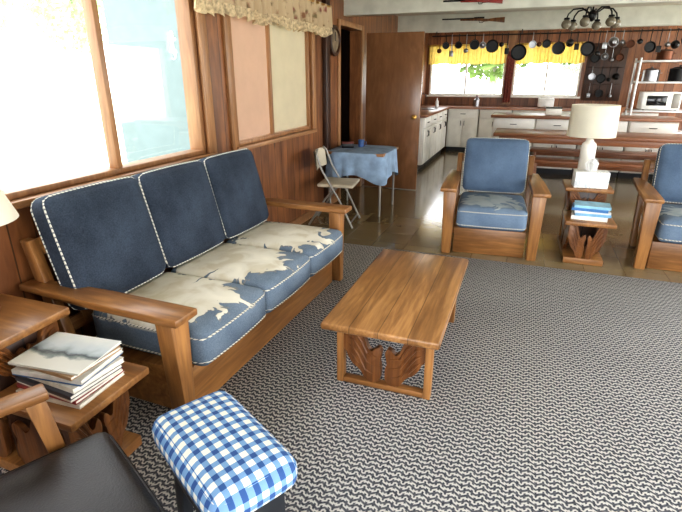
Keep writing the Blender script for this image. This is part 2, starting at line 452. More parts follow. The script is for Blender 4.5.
struct(mb.build('wall_exterior', 'mint'), 'pale mint outside wall of the neighbouring wing', 'wall')
mb = MB(); mb.box(-60, LX-.15, -30, 60, -.32, -.3); mb.box(LX-.15, 60, 11.35, 60, -.32, -.3); mb.box(4.35, 60, -30, 11.35, -.32, -.3); mb.box(LX-.15, 4.35, -30, -1.75, -.32, -.3)
struct(mb.build('ground', 'grass'), 'bright lawn outside the windows', 'lawn')

def window(n, loc, rz, s0, s1, z0, z1, mull, fm, fmx):
    r = bpy.data.objects.new('window_%d' % n, None); C.objects.link(r); r.location = loc; r.rotation_euler = (0, 0, rz); r['kind'] = 'structure'
    mb = MB(); t = .04
    mb.box(s0, s0+t, .01, .12, z0, z1, .003); mb.box(s1-t, s1, .01, .12, z0, z1, .003)
    mb.box(s0+t, s1-t, .01, .12, z0, z0+t*.8, .003); mb.box(s0+t, s1-t, .01, .12, z1-t, z1, .003)
    for m in mull: mb.box(m-.019, m+.019, .015, .08, z0+t*.8, z1-t, .003)
    mb.build('window_frame', fm, r)
    mb = MB(); mb.box(s0-.05, s1+.05, -.045, .03, z0-.035, z0, .005); mb.build('window_sill', fmx, r)
    e = [s0+t]+list(mull)+[s1-t]
    for i in range(len(e)-1):
        a = e[i]+(.019 if i else 0); b = e[i+1]-(.019 if i < len(e)-2 else 0)
        mb = MB(); mb.box(a, b, .055, .059, z0+t*.8, z1-t); mb.build('window_pane', 'glass', r)
    return r
window(1, (LX, 0, 0), R_(90), .55, 3.0, .97, 2.12, [2.17], 'trim', 'trimx')
window(2, (LX, 0, 0), R_(90), 3.40, 4.90, .97, 2.12, [4.06], 'trim', 'trimx')
window(3, (0, 11.2, 0), 0, -2.07, -.50, 1.12, 2.10, [-1.3], 'white', 'white')
window(4, (0, 11.2, 0), 0, -.34, .93, 1.12, 2.10, [.3], 'white', 'white')
window(5, (4.2, 0, 0), R_(-90), -4.2, .6, .35, 2.15, [-2.6, -1.0], 'trim', 'trimx')
window(6, (4.2, 0, 0), R_(-90), -7.8, -4.9, .35, 2.15, [-6.3], 'trim', 'trimx')

for a, b, m, lab in ((3.445, 4.035, 'blindA', 'pinkish beige roller blind in left half of the lace-topped window'), (4.085, 4.855, 'blindB', 'cream roller blind in right half of the lace-topped window')):
    t = thing('roller_blind', lab, 'blind', (LX-.040, (a+b)/2, 1.01))
    MB().box(-.002, .002, -(b-a)/2, (b-a)/2, 0, 1.03).build('fabric', m, t)
    MB().tube([(0, -(b-a)/2, 1.045), (0, (b-a)/2, 1.045)], .014).build('roller', 'white', t)

d = bpy.data.objects.new('door_1', None); C.objects.link(d); d.location = (LX+.07, 6.60, .012); d.rotation_euler = (0, 0, R_(-1)); struct(d, 'brown veneered door standing open into the room', 'door')
MB().box(0, .76, 0, .04, 0, 2.02, .003).build('door_leaf', 'door', d)
k = MB(); k.lathe([(0, 0), (.028, 0), (.028, .006), (.01, .01), (.01, .035), (.026, .045), (.028, .06), (.018, .07), (0, .072)], Matrix.Translation((.69, 0, .98)) @ Matrix.Rotation(R_(90), 4, 'X'), 16); k.build('door_knob', 'brass', d)

def ruffle(L, h, amp, waves, scal=.015, n=220, rows=6, irr=1.1):
    mb = MB(); g = []
    for j in range(rows+1):
        row = []
        for i in range(n+1):
            u = i/n; k = j/rows
            y = amp*(.35+.65*k)*math.sin(u*waves*2*math.pi+irr*math.sin(u*17))+amp*.35*math.sin(u*waves*5.3)
            zz = -h*k - (scal*(math.sin(u*waves*math.pi*1.0)**2) if j == rows else 0) - .012*k*math.sin(u*23)
            row.append(mb.bm.verts.new((-L/2+u*L, y, zz)))
        g.append(row)
    for j in range(rows):
        for i in range(n): mb.bm.faces.new((g[j][i], g[j][i+1], g[j+1][i+1], g[j+1][i]))
    return mb
t = thing('curtain_valance', 'gathered floral lace valance above the small left window', 'valance', (LX+.075, 4.10, 2.20), R_(90))
ruffle(2.36, .22, .026, 20, .0, 420, irr=2.2).build('gathered_cloth', 'floral', t, recalc=False, sharp=180)
ruffle(2.36, .07, .028, 20, .026, 620, 4, irr=2.2).build('lace_edge', 'laceedge', t, (0, -.001, -.212), recalc=False, sharp=180)
MB().tube([(-1.2, 0, -.01), (1.2, 0, -.01)], .012).build('curtain_rod', 'brass', t)
for x0, x1, lab in ((-2.10, -.52, 'yellow gathered valance over the left kitchen window'), (-.32, .95, 'yellow gathered valance over the right kitchen window')):
    t = thing('curtain_valance', lab, 'valance', ((x0+x1)/2, 11.13, 2.13))
    ruffle(x1-x0, .38, .020, 22, .0, 300, irr=2).build('ruffle', 'yellow', t, recalc=False, sharp=180)
    MB().tube([(-(x1-x0)/2-.03, 0, -.02), ((x1-x0)/2+.03, 0, -.02)], .01).build('curtain_rod', 'brass', t)
mb = ruffle(.15, .98, .015, 3, .01, 40, 10)
tag(mb.build('narrow_curtain', 'darkcurtain', None, (-.42, 11.10, 1.98), recalc=False, sharp=180), 'narrow dark reddish curtain hanging between the kitchen windows', 'curtain')

mb = MB()
mb.tube([(0, 0, .075), (0.007, 0, .055), (0, 0, .027), (-.005, 0, 0), (.004, 0, -.027), (.018, 0, -.048), (.010, 0, -.07), (-.010, 0, -.078), (-.018, 0, -.066)], [.009, .012, .010, .013, .011, .007, .005, .003, .002], 10)
mb.ball((0, 0, .08), .014, 1, .8, 1.1)
for s in (-1, 1):
    mb.tube([(0, 0, .030), (s*.024, 0, .038), (s*.034, 0, .055)], .0036); mb.tube([(0, 0, -.012), (s*.024, 0, -.015), (s*.034, 0, -.033)], .0036)
tag(mb.build('lizard_ornament', 'plastic', None, (LX-.040, 2.79, 1.68), (0, 0, R_(90))), 'small pale lizard ornament stuck on the window glass', 'ornament')

t = thing('wall_clock', 'round wall clock with dark rim on panelling beside the doorway', 'clock', (LX+.001, 5.55, 1.88), R_(90))
T = Matrix.Rotation(R_(90), 4, 'X')
MB().lathe([(0, .0), (.15, .0), (.165, .015), (.16, .035), (.13, .04), (.12, .02), (0, .02)], T, 32).build('clock_rim', 'paneldk', t)
MB().lathe([(0, .021), (.118, .021), (0, .024)], T, 32).build('clock_face', 'clockface', t)
mb = MB(); mb.tube([(0, -.028, .09), (0, -.028, 0), (.065, -.028, 0)], .004); mb.build('clock_hands', 'black', t)

# ---------------------------------------------------------------- rug
RZ = .012
mb = MB(); mb.box(-2.12, 3.9, -1.4, 4.08, 0.0005, RZ, .003)
tag(mb.build('area_rug', 'rug'), 'large grey and charcoal zigzag woven rug on the living room floor', 'rug')

# ---------------------------------------------------------------- sofa and armchairs
def seat_unit(name, label, cat, n, cw, loc, rz, bm_, sm_, bh=.55, boff=0, wide=0, az=.548, up=0):
    t = thing(name, label, cat, loc, rz); W = n*cw
    MB().box(-W/2-.012, W/2+.012, -.375, .26, 0, .235, .006).build('base', 'wx', t)
    for s in (-1, 1):
        xc = s*(W/2+.082+wide/2)
        hw = .07+wide/2
        pts = [(xc-hw, -.48), (xc+hw, -.48), (xc+hw*.92, .0), (xc+hw*.66, .45), (xc-hw*.66, .45), (xc-hw*.9, .0)]
        MB().prism(pts, .034, Matrix.Translation((0, 0, az)), .008).build('armrest', 'wy', t)
        xp = s*(W/2+.065+wide/2)
        i0, i1, o0, o1 = .050, .026+wide/2+up*.5, .062+wide/2, .030+wide+up
        pts = [(xp-s*i0, az), (xp-s*i1, 0), (xp+s*o1, 0), (xp+s*o0, az)]
        if s < 0: pts = pts[::-1]
        MB().prism(pts, .085, XZ(-.345), .006).build('arm_post', 'wz', t)
        xb = s*(W/2+.045)
        MB().prism([(.20, 0), (.29, 0), (.455, .78), (.395, .78)], .05, YZ(xb-.025), .006).build('back_post', 'wz', t)
    for z, hh in ((.30, .07), (.70, .08)):
        y = .235+(z)*.2
        T = Matrix.Translation((0, y+.02, z)) @ Matrix.Rotation(R_(-12), 4, 'X')
        MB().box(-W/2-.02, W/2+.02, -.012, .012, 0, hh, .004, T).build('back_rail', 'wx', t)
    T = Matrix.Translation((0, .31, .32)) @ Matrix.Rotation(R_(-12), 4, 'X')
    for k in range(n*3):
        x = -W/2+(k+.5)*W/(n*3); MB().box(x-.03, x+.03, -.006, .006, 0, .42, .002, T).build('back_slat', 'wz', t)
    for i in range(n):
        x = -W/2+(i+.5)*cw
        mb = MB(); f = cushion(mb, cw-.006, .67, .185, .04, (.004, .022, .022))
        c = mb.build('seat_cushion', sm_, t, (x, -.14, .235+.0925+.022))
        for s in (.66, -.66): MB().tube(rim(f, 'z', s, 12), .0045, 6, True).build('piping', 'piping', c)
        mb = MB(); f = cushion(mb, cw-.006+(.012 if boff else 0), .15, bh, .05, (.004, .03, .01))
        zc = .455+bh/2*.97
        c = mb.build('back_cushion', bm_, t, (x+boff+(x*.02 if boff else 0), .17+.125*bh, zc), (R_(-14), 0, 0))
        for s in (.6, -.6): MB().tube(rim(f, 'y', s, 12), .0045, 6, True).build('piping', 'piping', c)
    return t
seat_unit('sofa', 'three-seat wooden sofa with navy denim back cushions under the window', 'sofa', 3, .555, (-1.645, 2.345, RZ), R_(88.3), 'navy', 'seatden', .545, -.05)
seat_unit('armchair', 'blue cushioned wooden armchair left of the table lamp', 'armchair', 1, .585, (-.20, 4.62, 0), R_(4), 'chairback', 'chairseat', .50, 0, .0, .57, .015)
seat_unit('armchair', 'blue cushioned wooden armchair cut off by the right edge, beside the book table', 'armchair', 1, .585, (1.425, 4.74, 0), R_(-3), 'chairback', 'chairseat', .50, 0, .0, .57, .015)

# ---------------------------------------------------------------- coffee table
t = thing('coffee_table', 'long low wooden coffee table with carved scroll ends on the rug', 'coffee table', (-.515, 2.43, RZ))
MB().box(-.285, .285, -.56, .56, .352, .392, .012, seg=3).build('tabletop', 'ctop', t)
for s in (-1, 1):
    y = s*.42
    for q in (-1, 1): MB().box(q*.225-.018, q*.225+.018, y-.025, y+.025, 0, .352, .004).build('leg', 'wz', t)
    MB().box(-.207, .207, y-.022, y+.022, .0, .03, .004).build('lower_rail', 'wx', t)
    MB().box(-.207, .207, y-.022, y+.022, .33, .352, .004).build('upper_rail', 'wx', t)
    for q in (-1, 1): wing('carved_panel', q, .206, .029, .332, y-.018, .034, t)
MB().box(-.018, .018, -.395, .395, .30, .351, .004).build('centre_rail', 'wy', t)
for q in (-1, 1): MB().box(q*.235-.01, q*.235+.01, -.395, .395, .315, .351, .003).build('side_rail', 'wy', t)

# ---------------------------------------------------------------- step end tables
def end_table(label, loc, rz):
    t = thing('end_table', label, 'end table', loc, rz)
    MB().box(-.155, .155, -.34, .32, 0, .05, .005).build('plinth', 'wx', t)
    MB().box(-.19, .19, -.41, .0, .352, .385, .007).build('lower_top', 'wy', t)
    MB().box(-.19, .19, -.035, .36, .555, .59, .007).build('upper_top', 'wy', t)
    for q in (-1, 1):
        wing('carved_panel', q, .142, .048, .354, -.325, .03, t)
        wing('carved_panel', q, .142, .383, .556, -.005, .02, t)
    MB().box(-.12, .12, .017, .035, .05, .554, .003).build('divider_panel', 'paneldk', t)
    MB().box(-.15, .15, .29, .31, .05, .555, .003).build('back_panel', 'wz', t)
    o = smooth_outline(WING, 4)
    for s in (-1, 1):
        MB().prism([(-.29+x*.28, .05+y*.302) for x, y in o], .022, YZ(s*.135-.011), .002).build('carved_side', 'carve', t)
        MB().prism([(.29-x*.26, .05+y*.505) for x, y in o], .022, YZ(s*.135-.011), .002).build('carved_side', 'carve', t)
    return t
end_table('stepped wooden end table with carved panels beside the sofa arm', (-1.72, 1.105, RZ), R_(90))
end_table('stepped carved wooden end table between the two blue armchairs', (.60, 4.62, 0), R_(1))

def lamp(label, loc, r0, r1, zs, hs, basemat, prof):
    t = thing('table_lamp', label, 'table lamp', loc)
    MB().lathe(prof, None, 28).build('lamp_base', basemat, t)
    top = prof[-1][1]
    MB().tube([(0, 0, top-.01), (0, 0, zs+hs-.02)], .006).build('lamp_stem', 'brass', t)
    mb = MB(); mb.lathe([(r1, zs), (r0, zs+hs), (r0-.004, zs+hs), (r1-.004, zs), (r1, zs)], None, 40)
    mb.tube([(-r0+.004, 0, zs+hs-.015), (r0-.004, 0, zs+hs-.015)], .003)
    mb.build('lamp_shade', 'shade', t)
lamp('white ceramic table lamp with drum shade between the armchairs', (.565, 4.86, .59), .192, .198, .415, .265, 'ceramic',
     [(0, 0), (.07, 0), (.076, .02), (.06, .04), (.062, .10), (.064, .20), (.064, .30), (.058, .35), (.035, .37), (.028, .39), (.0, .40)])
lamp('lamp with white cone shade on the near end table, at the left edge', (-1.965, 1.13, .59+RZ), .11, .20, .38, .26, 'redwood',
     [(0, 0), (.06, 0), (.065, .02), (.03, .05), (.045, .12), (.05, .2), (.025, .28), (.02, .34), (0, .345)])

t = thing('tissue_box', 'white tissue box with a tissue poking out, in front of the lamp', 'tissue box', (.60, 4.675, .59), R_(5))
MB().box(-.135, .135, -.07, .07, 0, .14, .004).build('carton', 'carton', t)
mb = MB()
for k in range(7):
    a = k*.9; mb.prism([(-.025, 0), (.025, 0), (.036+.014*math.sin(a), .07), (.005, .105+.012*math.cos(a*2)), (-.045, .065)], .002, Matrix.Translation((.006*k-.018, 0, .138)) @ Matrix.Rotation(a, 4, 'Z') @ Matrix.Rotation(R_(82), 4, 'X'))
mb.build('tissue', 'plastic', t)

# ---------------------------------------------------------------- books
def cov(c):
    k = 'cov_%d_%d_%d' % c
    if k not in M: M[k] = plain('book_cover_'+k[4:], c, .35, var=.12, sc=18)
    return k
def book(name, label, loc, rz, w, d, h, cm, cat, group):
    t = thing(name, label, cat, loc, rz, group)
    mb = MB(); c = min(.002, h*.15)
    mb.box(-w/2, w/2, -d/2, d/2, 0, c); mb.box(-w/2, w/2, -d/2, d/2, h-c, h); mb.box(-w/2, -w/2+.002, -d/2, d/2, c, h-c)
    mb.build('cover', cm, t)
    MB().box(-w/2+.002, w/2-.003, -d/2+.003, d/2-.003, c, h-c).build('pages', 'paper', t)
z = .385+RZ+.0005
near = [((206, 200, 188), .015, 'cream magazine at the bottom of the stack by the sofa'), ((132, 44, 44), .014, 'maroon-covered magazine second from the bottom by the sofa'),
        ((214, 208, 196), .017, 'off-white magazine in the lower part of the stack by the sofa'), ((60, 62, 70), .016, 'charcoal magazine amid the stack by the sofa'),
        ((220, 214, 202), .019, 'thick white magazine in the middle of the stack by the sofa'), ((60, 96, 140), .011, 'thin blue magazine in the upper stack by the sofa'),
        ((196, 194, 188), .017, 'light grey magazine third from the top by the sofa'), ((160, 128, 92), .014, 'tan magazine just below the top magazine by the sofa')]
for i, (c, h, lab) in enumerate(near):
    book('magazine', lab, (-1.50+random.uniform(-.012, .015), 1.105+random.uniform(-.010, .010), z), R_(92+random.uniform(-7, 5)), .225, .295, h, cov(c), 'magazine', 'magazines stacked on the near end table'); z += h+.0004
book('magazine', 'top magazine with pale grey landscape cover, by the sofa arm', (-1.51, 1.11, z), R_(96), .23, .30, .009, 'cover1', 'magazine', 'magazines stacked on the near end table')
z = .3855
far = [((230, 228, 220), .034, 'thick white book at the bottom of the stack below the tissue box'), ((120, 170, 204), .022, 'light blue book second from the bottom below the tissue box'),
       ((222, 226, 228), .018, 'pale grey book midway up the stack below the tissue box'), ((70, 124, 184), .022, 'mid blue book second from top below the tissue box'), ((150, 200, 224), .020, 'sky blue book on top of the stack below the tissue box')]
for i, (c, h, lab) in enumerate(far):
    book('book', lab, (.61+random.uniform(-.012, .012), 4.39+random.uniform(-.01, .01), z), R_(90+random.uniform(-10, 10)), .19, .27, h, cov(c), 'book', 'books stacked on the far end table'); z += h+.0004

# ---------------------------------------------------------------- gingham stool
t = thing('stool', 'small stool with blue and white gingham padded top on the rug', 'stool', (-.765, .99, RZ), R_(-29.5))
mb = MB(); cushion(mb, .485, .285, .115, .050, (.004, .004, .016)); mb.build('seat_pad', 'gingham', t, (0, 0, .395))
MB().box(-.20, .20, -.10, .10, .20, .336, .005).build('apron', 'stooldk', t)
for sx in (-1, 1):
    for sy in (-1, 1):
        m_ = MB(); T = Matrix.Translation((sx*.155, sy*.078, .302)) @ Matrix.Rotation(R_(-2*sx), 4, 'Y') @ Matrix.Rotation(R_(2*sy), 4, 'X')
        m_.prism([(-.042, 0), (.042, 0), (.028, -.30), (-.028, -.30)], .035, T @ XZ(.0175), .003); m_.build('leg', 'stooldk', t)

# ---------------------------------------------------------------- black leather chair, near left
t = thing('lounge_chair', 'wooden armchair with black leather seat at the lower left corner', 'armchair', (-1.016, .545, RZ), R_(153.4))
mb = MB(); cushion(mb, .62, .56, .10, .035, (.004, .006, .012)); c = mb.build('seat_cushion', 'leather', t, (0, 0, .37))
f = cushion_fn(.62, .56, .10, .035, (.004, .006, .012)); pm = MB(); pm.tube(rim(f, 'z', .7, 12), .005, 6, True); pm.build('piping', 'leather', c)
mb = MB(); cushion(mb, .58, .10, .46, .035, (.004, .012, .006)); mb.build('back_cushion', 'leather', t, (0, .27, .66), (R_(-14), 0, 0))
MB().box(-.30, .30, -.24, .26, .27, .315, .005).build('seat_frame', 'wx', t)
for s in (-1, 1):
    MB().prism([(s*.36-.035, -.15), (s*.36+.035, -.15), (s*.36+.03, .36), (s*.36-.03, .36)], .028, Matrix.Translation((0, 0, .575)), .006).build('armrest', 'wy', t)
    MB().prism([(-.14, .575), (-.205, 0), (-.17, 0), (-.085, .575)], .035, YZ(s*.345-.0175), .004).build('leg', 'wz', t)
    MB().prism([(.22, .575), (.30, 0), (.335, 0), (.27, .575)], .035, YZ(s*.345-.0175), .004).build('leg', 'wz', t)
    MB().box(s*.345-.017, s*.345+.017, -.17, .26, .27, .315, .004).build('side_rail', 'wy', t)
MB().box(-.345, .345, .33, .36, .50, .575, .004).build('back_rail', 'wx', t)

# ---------------------------------------------------------------- folding chair and small table
t = thing('folding_chair', 'beige metal folding chair standing against the left wall by the cloth-covered table', 'chair', (-1.82, 4.72, 0), R_(97))
for s in (-1, 1):
    x = s*.20
    MB().tube([(x, -.24, .012), (x, -.10, .30), (x, .08, .60), (x*.98, .14, .76), (x*.6, .15, .80)], .011).build('frame_tube', 'greym', t)
    MB().tube([(x*.88, .24, .012), (x*.88, .06, .30), (x*.88, -.06, .43)], .011).build('leg', 'greym', t)
mb = MB(); cushion(mb, .38, .38, .035, .012, (0, 0, .006), 8); mb.build('seat', 'seatbeige', t, (0, -.05, .445))
mb = MB()
P = []
for i in range(13):
    a = -.19+.38*i/12; P.append((a, .13+.03*math.cos(a*8)))
g = []
for zz in (.60, .70, .79): g.append([mb.bm.verts.new((a, b+(zz-.6)*.12, zz)) for a, b in P]); g.append([mb.bm.verts.new((a, b+.014+(zz-.6)*.12, zz)) for a, b in P])
for a, b in ((0, 2), (2, 4), (3, 1), (5, 3), (4, 5), (1, 0)):
    for i in range(12): mb.bm.faces.new((g[a][i], g[a][i+1], g[b][i+1], g[b][i]))
mb.build('backrest', 'seatbeige', t)
MB().tube([(-.2, -.215, .06), (.2, -.215, .06)], .008).build('stretcher', 'greym', t)
MB().tube([(-.176, .20, .08), (.176, .20, .08)], .008).build('stretcher', 'greym', t)

t = thing('side_table', 'small square folding table under a pale blue cloth', 'table', (-1.73, 5.42, 0))
MB().box(-.34, .34, -.34, .34, .68, .71, .004).build('tabletop', 'wx', t)
for sx in (-1, 1):
    for sy in (-1, 1): MB().tube([(sx*.30, sy*.30, 0), (sx*.30, sy*.30, .68)], .013).build('leg', 'greym', t)
mb = MB(); n = 96; rings = []
def sq(a, hw, e=6):
    c, s = math.cos(a), math.sin(a); r = (abs(c)**e+abs(s)**e)**(-1/e); return c*r*hw, s*r*hw
for rad in (.001, .15, .27, .335, .350):
    rings.append([(sq(2*math.pi*i/n, rad), .7125 if rad < .35 else .706) for i in range(n)])
for j in range(1, 7):
    k = j/6; row = []
    for i in range(n):
        a = 2*math.pi*i/n; w = .352+.018*k+.016*k*math.sin(a*14+1.3*math.sin(a*3)); zz = .705-.24*k-.10*k*abs(math.sin(2*a))**3
        row.append((sq(a, w), zz))
    rings.append(row)
vs = [[mb.bm.verts.new((p[0][0], p[0][1], p[1])) for p in r] for r in rings]
for a, b in zip(vs, vs[1:]):
    for i in range(n): mb.bm.faces.new((a[i], a[(i+1) % n], b[(i+1) % n], b[i]))
mb.bm.faces.new(vs[0])
tag(mb.build('tablecloth', 'cloth', None, (-1.73, 5.42, 0)), 'pale blue cloth draped over the small table by the door', 'tablecloth')
t = thing('tin_box', 'small dark tin box on the blue tablecloth near the wall', 'box', (-1.93, 5.45, .714), R_(20))
MB().box(-.07, .07, -.05, .05, 0, .05, .005).build('box_body', 'black', t); MB().box(-.072, .072, -.052, .052, .0505, .064, .004).build('lid', cov((110, 50, 44)), t)
mb = MB(); mb.lathe([(0, 0), (.035, 0), (.038, .08), (.034, .08), (.031, .008), (0, .008)])
t = thing('mug', 'small blue mug on the cloth-covered table', 'mug', (-1.80, 5.56, .714)); mb.build('cup', cov((60, 90, 140)), t)
MB().tube([(.036, 0, .065), (.06, 0, .06), (.06, 0, .025), (.036, 0, .018)], .005).build('handle', cov((60, 90, 140)), t)

# ---------------------------------------------------------------- kitchen
def cabinet(label, loc, rz, w, group, drawers=1, h=.87, d=.56, door=True):
    t = thing('base_cabinet', label, 'cabinet', loc, rz, group)
    MB().box(-w/2, w/2, -d/2, d/2, .09, h, .002).build('body', 'white', t)
    MB().box(-w/2, w/2, -d/2+.05, d/2, 0, .09).build('toe_kick', 'stooldk', t)
    z = h-.015; dh = .16
    for k in range(drawers):
        o = MB().box(-w/2+.015, w/2-.015, -d/2-.02, -d/2, z-dh, z, .004).build('drawer', 'white', t)
        MB().tube([(-.05, -d/2-.022, z-dh/2), (-.045, -d/2-.045, z-dh/2), (.045, -d/2-.045, z-dh/2), (.05, -d/2-.022, z-dh/2)], .006).build('handle', 'black', o)
        z -= dh+.012
    if door:
        for s in ((-1, 1) if w > .5 else (0,)):
            a, b = (-w/2+.015, w/2-.015) if s == 0 else ((-w/2+.015, -.005) if s < 0 else (.005, w/2-.015))
            o = MB().box(a, b, -d/2-.02, -d/2, .10, z, .004).build('door', 'white', t)
            hx = b-.03 if s <= 0 else a+.03
            MB().tube([(hx, -d/2-.022, z-.05), (hx, -d/2-.045, z-.06), (hx, -d/2-.045, z-.13), (hx, -d/2-.022, z-.14)], .006).build('handle', 'black', o)
    return t
ordn = ['nearest', 'second', 'third', 'farthest']
for i in range(4): cabinet('white base cabinet under the sink counter on the left wall, %s from the door' % ordn[i], (LX+.31, 8.42+.62*i, 0), R_(90), .60, 'left wall cabinets')
nm = ['beside the corner, leftmost', 'second from the left', 'third from the left', 'fourth from the left', 'fifth from the left', 'rightmost']
for i in range(6): cabinet('white base cabinet on the kitchen window wall, %s' % nm[i], (-1.22+.64*i, 10.90, 0), 0, .62, 'window wall cabinets')
for i in range(4): cabinet('white island cabinet with two drawers facing the dining table, %s' % ['leftmost', 'second from left', 'third from left', 'rightmost'][i], (-.17+.66*i, 8.83, 0), 0, .64, 'island cabinets', 2)
mb = MB(); pts = [(LX+.004, 8.08), (LX+.63, 8.08), (LX+.63, 10.58), (2.4, 10.58), (2.4, 11.148), (LX+.004, 11.148)]
mb.prism(pts, .04, Matrix.Translation((0, 0, .87)), .004)
tag(mb.build('worktop', 'redwood'), 'reddish wooden L-shaped worktop along the kitchen walls', 'worktop')
mb = MB(); mb.box(-.53, 2.18, 8.48, 9.16, .87, .915, .006)
tag(mb.build('island_worktop', 'redwood'), 'reddish wooden worktop on the white kitchen island', 'worktop')
t = thing('sink', 'steel sink with tall tap set on the left kitchen worktop', 'sink', (LX+.30, 9.75, .911), R_(90))
mb = MB()
for a in ((-.25, .25, -.2, -.18), (-.25, .25, .18, .2), (-.25, -.23, -.18, .18), (.23, .25, -.18, .18)): mb.box(a[0], a[1], a[2], a[3], 0, .012, .002)
mb.box(-.23, .23, -.18, .18, 0, .003); mb.build('basin', 'steel', t)
MB().tube([(0, .19, .0), (0, .19, .2), (0, .16, .27), (0, .08, .29), (0, .0, .25), (0, -.01, .22)], .011).build('tap', 'steel', t)
def bottle(label, loc, r, h, m, cat='bottle', name='bottle'):
    t = thing(name, label, cat, loc)
    MB().lathe([(0, 0), (r, 0), (r, h*.6), (r*.4, h*.78), (r*.35, h*.93), (0, h*.93)], None, 16).build('body', m, t)
    MB().lathe([(0, h*.931), (r*.42, h*.931), (r*.42, h), (0, h)], None, 12).build('cap', 'redp', t)
bottle('green bottle on the left kitchen counter near the wall', (LX+.2, 9.1, .911), .04, .28, 'greenb')
bottle('dark bottle on the left kitchen counter in front of the sink', (LX+.25, 8.75, .911), .045, .24, 'darkglass')
bottle('white soap bottle beside the kitchen sink', (LX+.45, 10.15, .911), .035, .2, 'plastic')
bottle('steel-coloured jar on the counter under the left kitchen window', (-1.0, 10.95, .911), .06, .22, 'steel', 'jar', 'jar')
t = thing('toaster', 'white toaster on the counter under the right kitchen window', 'toaster', (.35, 10.9, .911))
MB().box(-.15, .15, -.09, .09, .01, .19, .025, seg=3).build('body', 'plastic', t)
for q in (-.035, .035): MB().box(-.11, .11, q-.015, q+.015, .189, .192).build('slot', 'black', t)
for q in (-.11, .11): MB().box(q-.02, q+.02, -.07, .07, 0, .01).build('foot', 'black', t)
t = thing('canister', 'white lidded canister on the island left of the lamp shade', 'canister', (.42, 8.85, .916)); MB().box(-.12, .12, -.08, .08, 0, .10, .01).build('body', 'ceramic', t); MB().box(-.123, .123, -.083, .083, .1005, .12, .005).build('lid', 'black', t)
mb = MB(); mb.lathe([(0, 0), (.12, 0), (.18, .14), (.19, .15), (.17, .15), (.11, .012), (0, .012)], None, 28)
tag(mb.build('basket', 'basket', None, (1.25, 8.75, .916)), 'round brown basket on the island right of the lamp shade', 'basket')

t = thing('dining_table', 'long brown dining table in front of the kitchen island', 'dining table', (1.02, 7.75, 0))
MB().box(-1.42, 1.42, -.38, .38, .70, .745, .006).build('tabletop', 'redwood', t)
MB().box(-1.34, 1.34, -.34, .34, .62, .70, .004).build('apron', 'redwood', t)
for sx in (-1, 1):
    for sy in (-1, 1): MB().box(sx*1.15-.03, sx*1.15+.03, sy*.26-.03, sy*.26+.03, 0, .62, .005).build('leg', 'redwood', t)
def bench(label, loc, L):
    t = thing('bench', label, 'bench', loc, 0)
    MB().box(-L/2, L/2, -.15, .15, .395, .44, .006).build('seat', 'redwood', t)
    for s in (-1, 1): MB().box(s*(L/2-.15)-.02, s*(L/2-.15)+.02, -.13, .13, 0, .395, .004).build('leg', 'redwood', t)
    MB().box(-L/2+.17, L/2-.17, -.02, .02, .335, .395, .004).build('stretcher', 'redwood', t)
bench('long wooden bench on the near side of the dining table', (1.16, 7.22, 0), 2.2)
bench('long wooden bench between the dining table and the island', (1.16, 8.31, 0), 2.2)

t = thing('metal_rack', 'steel shelving rack holding a microwave at the right of the kitchen', 'rack', (2.20, 10.20, 0))
for sx in (-1, 1):
    for sy in (-1, 1): MB().tube([(sx*.48, sy*.22, 0), (sx*.48, sy*.22, 1.80)], .018).build('post', 'rack', t)
for z in (.2, .60, .95, 1.42, 1.76): MB().box(-.48, .48, -.22, .22, z-.03, z, .003).build('shelf', 'rack', t)
t = thing('microwave', 'white microwave oven on the steel kitchen rack', 'microwave', (2.15, 10.17, .9505))
MB().box(-.29, .29, -.18, .19, .012, .30, .008).build('body', 'plastic', t)
o = MB().box(-.28, .14, -.188, -.18, .03, .29, .003).build('door', 'plastic', t)
MB().box(-.22, .08, -.192, -.188, .08, .24, .002).build('door_window', 'darkglass', o)
MB().box(.16, .27, -.187, -.18, .04, .28, .003).build('control_panel', 'greym', t)
for sx in (-1, 1):
    for sy in (-1, 1): MB().box(sx*.24-.015, sx*.24+.015, sy*.14-.015, sy*.14+.015, 0, .012).build('foot', 'black', t)
def stockpot(label, loc, r, h, m):
    t = thing('stock_pot', label, 'pot', loc)
    MB().lathe([(0, 0), (r, 0), (r, h), (r+.006, h), (r-.005, h+.002), (0, h+.002)], None, 28).build('body', m, t)
    MB().lathe([(0, h+.0025), (r, h+.0025), (r*.5, h+.03), (.012, h+.035), (.02, h+.055), (0, h+.06)], None, 28).build('lid', m, t)
    for s in (-1, 1): MB().tube([(s*(r-.002), -.03, h*.75), (s*(r+.03), -.025, h*.75), (s*(r+.03), .025, h*.75), (s*(r-.002), .03, h*.75)], .005).build('handle', m, t)
stockpot('steel stock pot on the upper rack shelf, left side', (1.95, 10.2, 1.4205), .13, .18, 'steel')
stockpot('dark stock pot on the upper rack shelf, right side', (2.36, 10.2, 1.4205), .14, .2, 'iron')
stockpot('dull copper pot standing on top of the rack', (2.1, 10.2, 1.7605), .12, .14, 'copper')

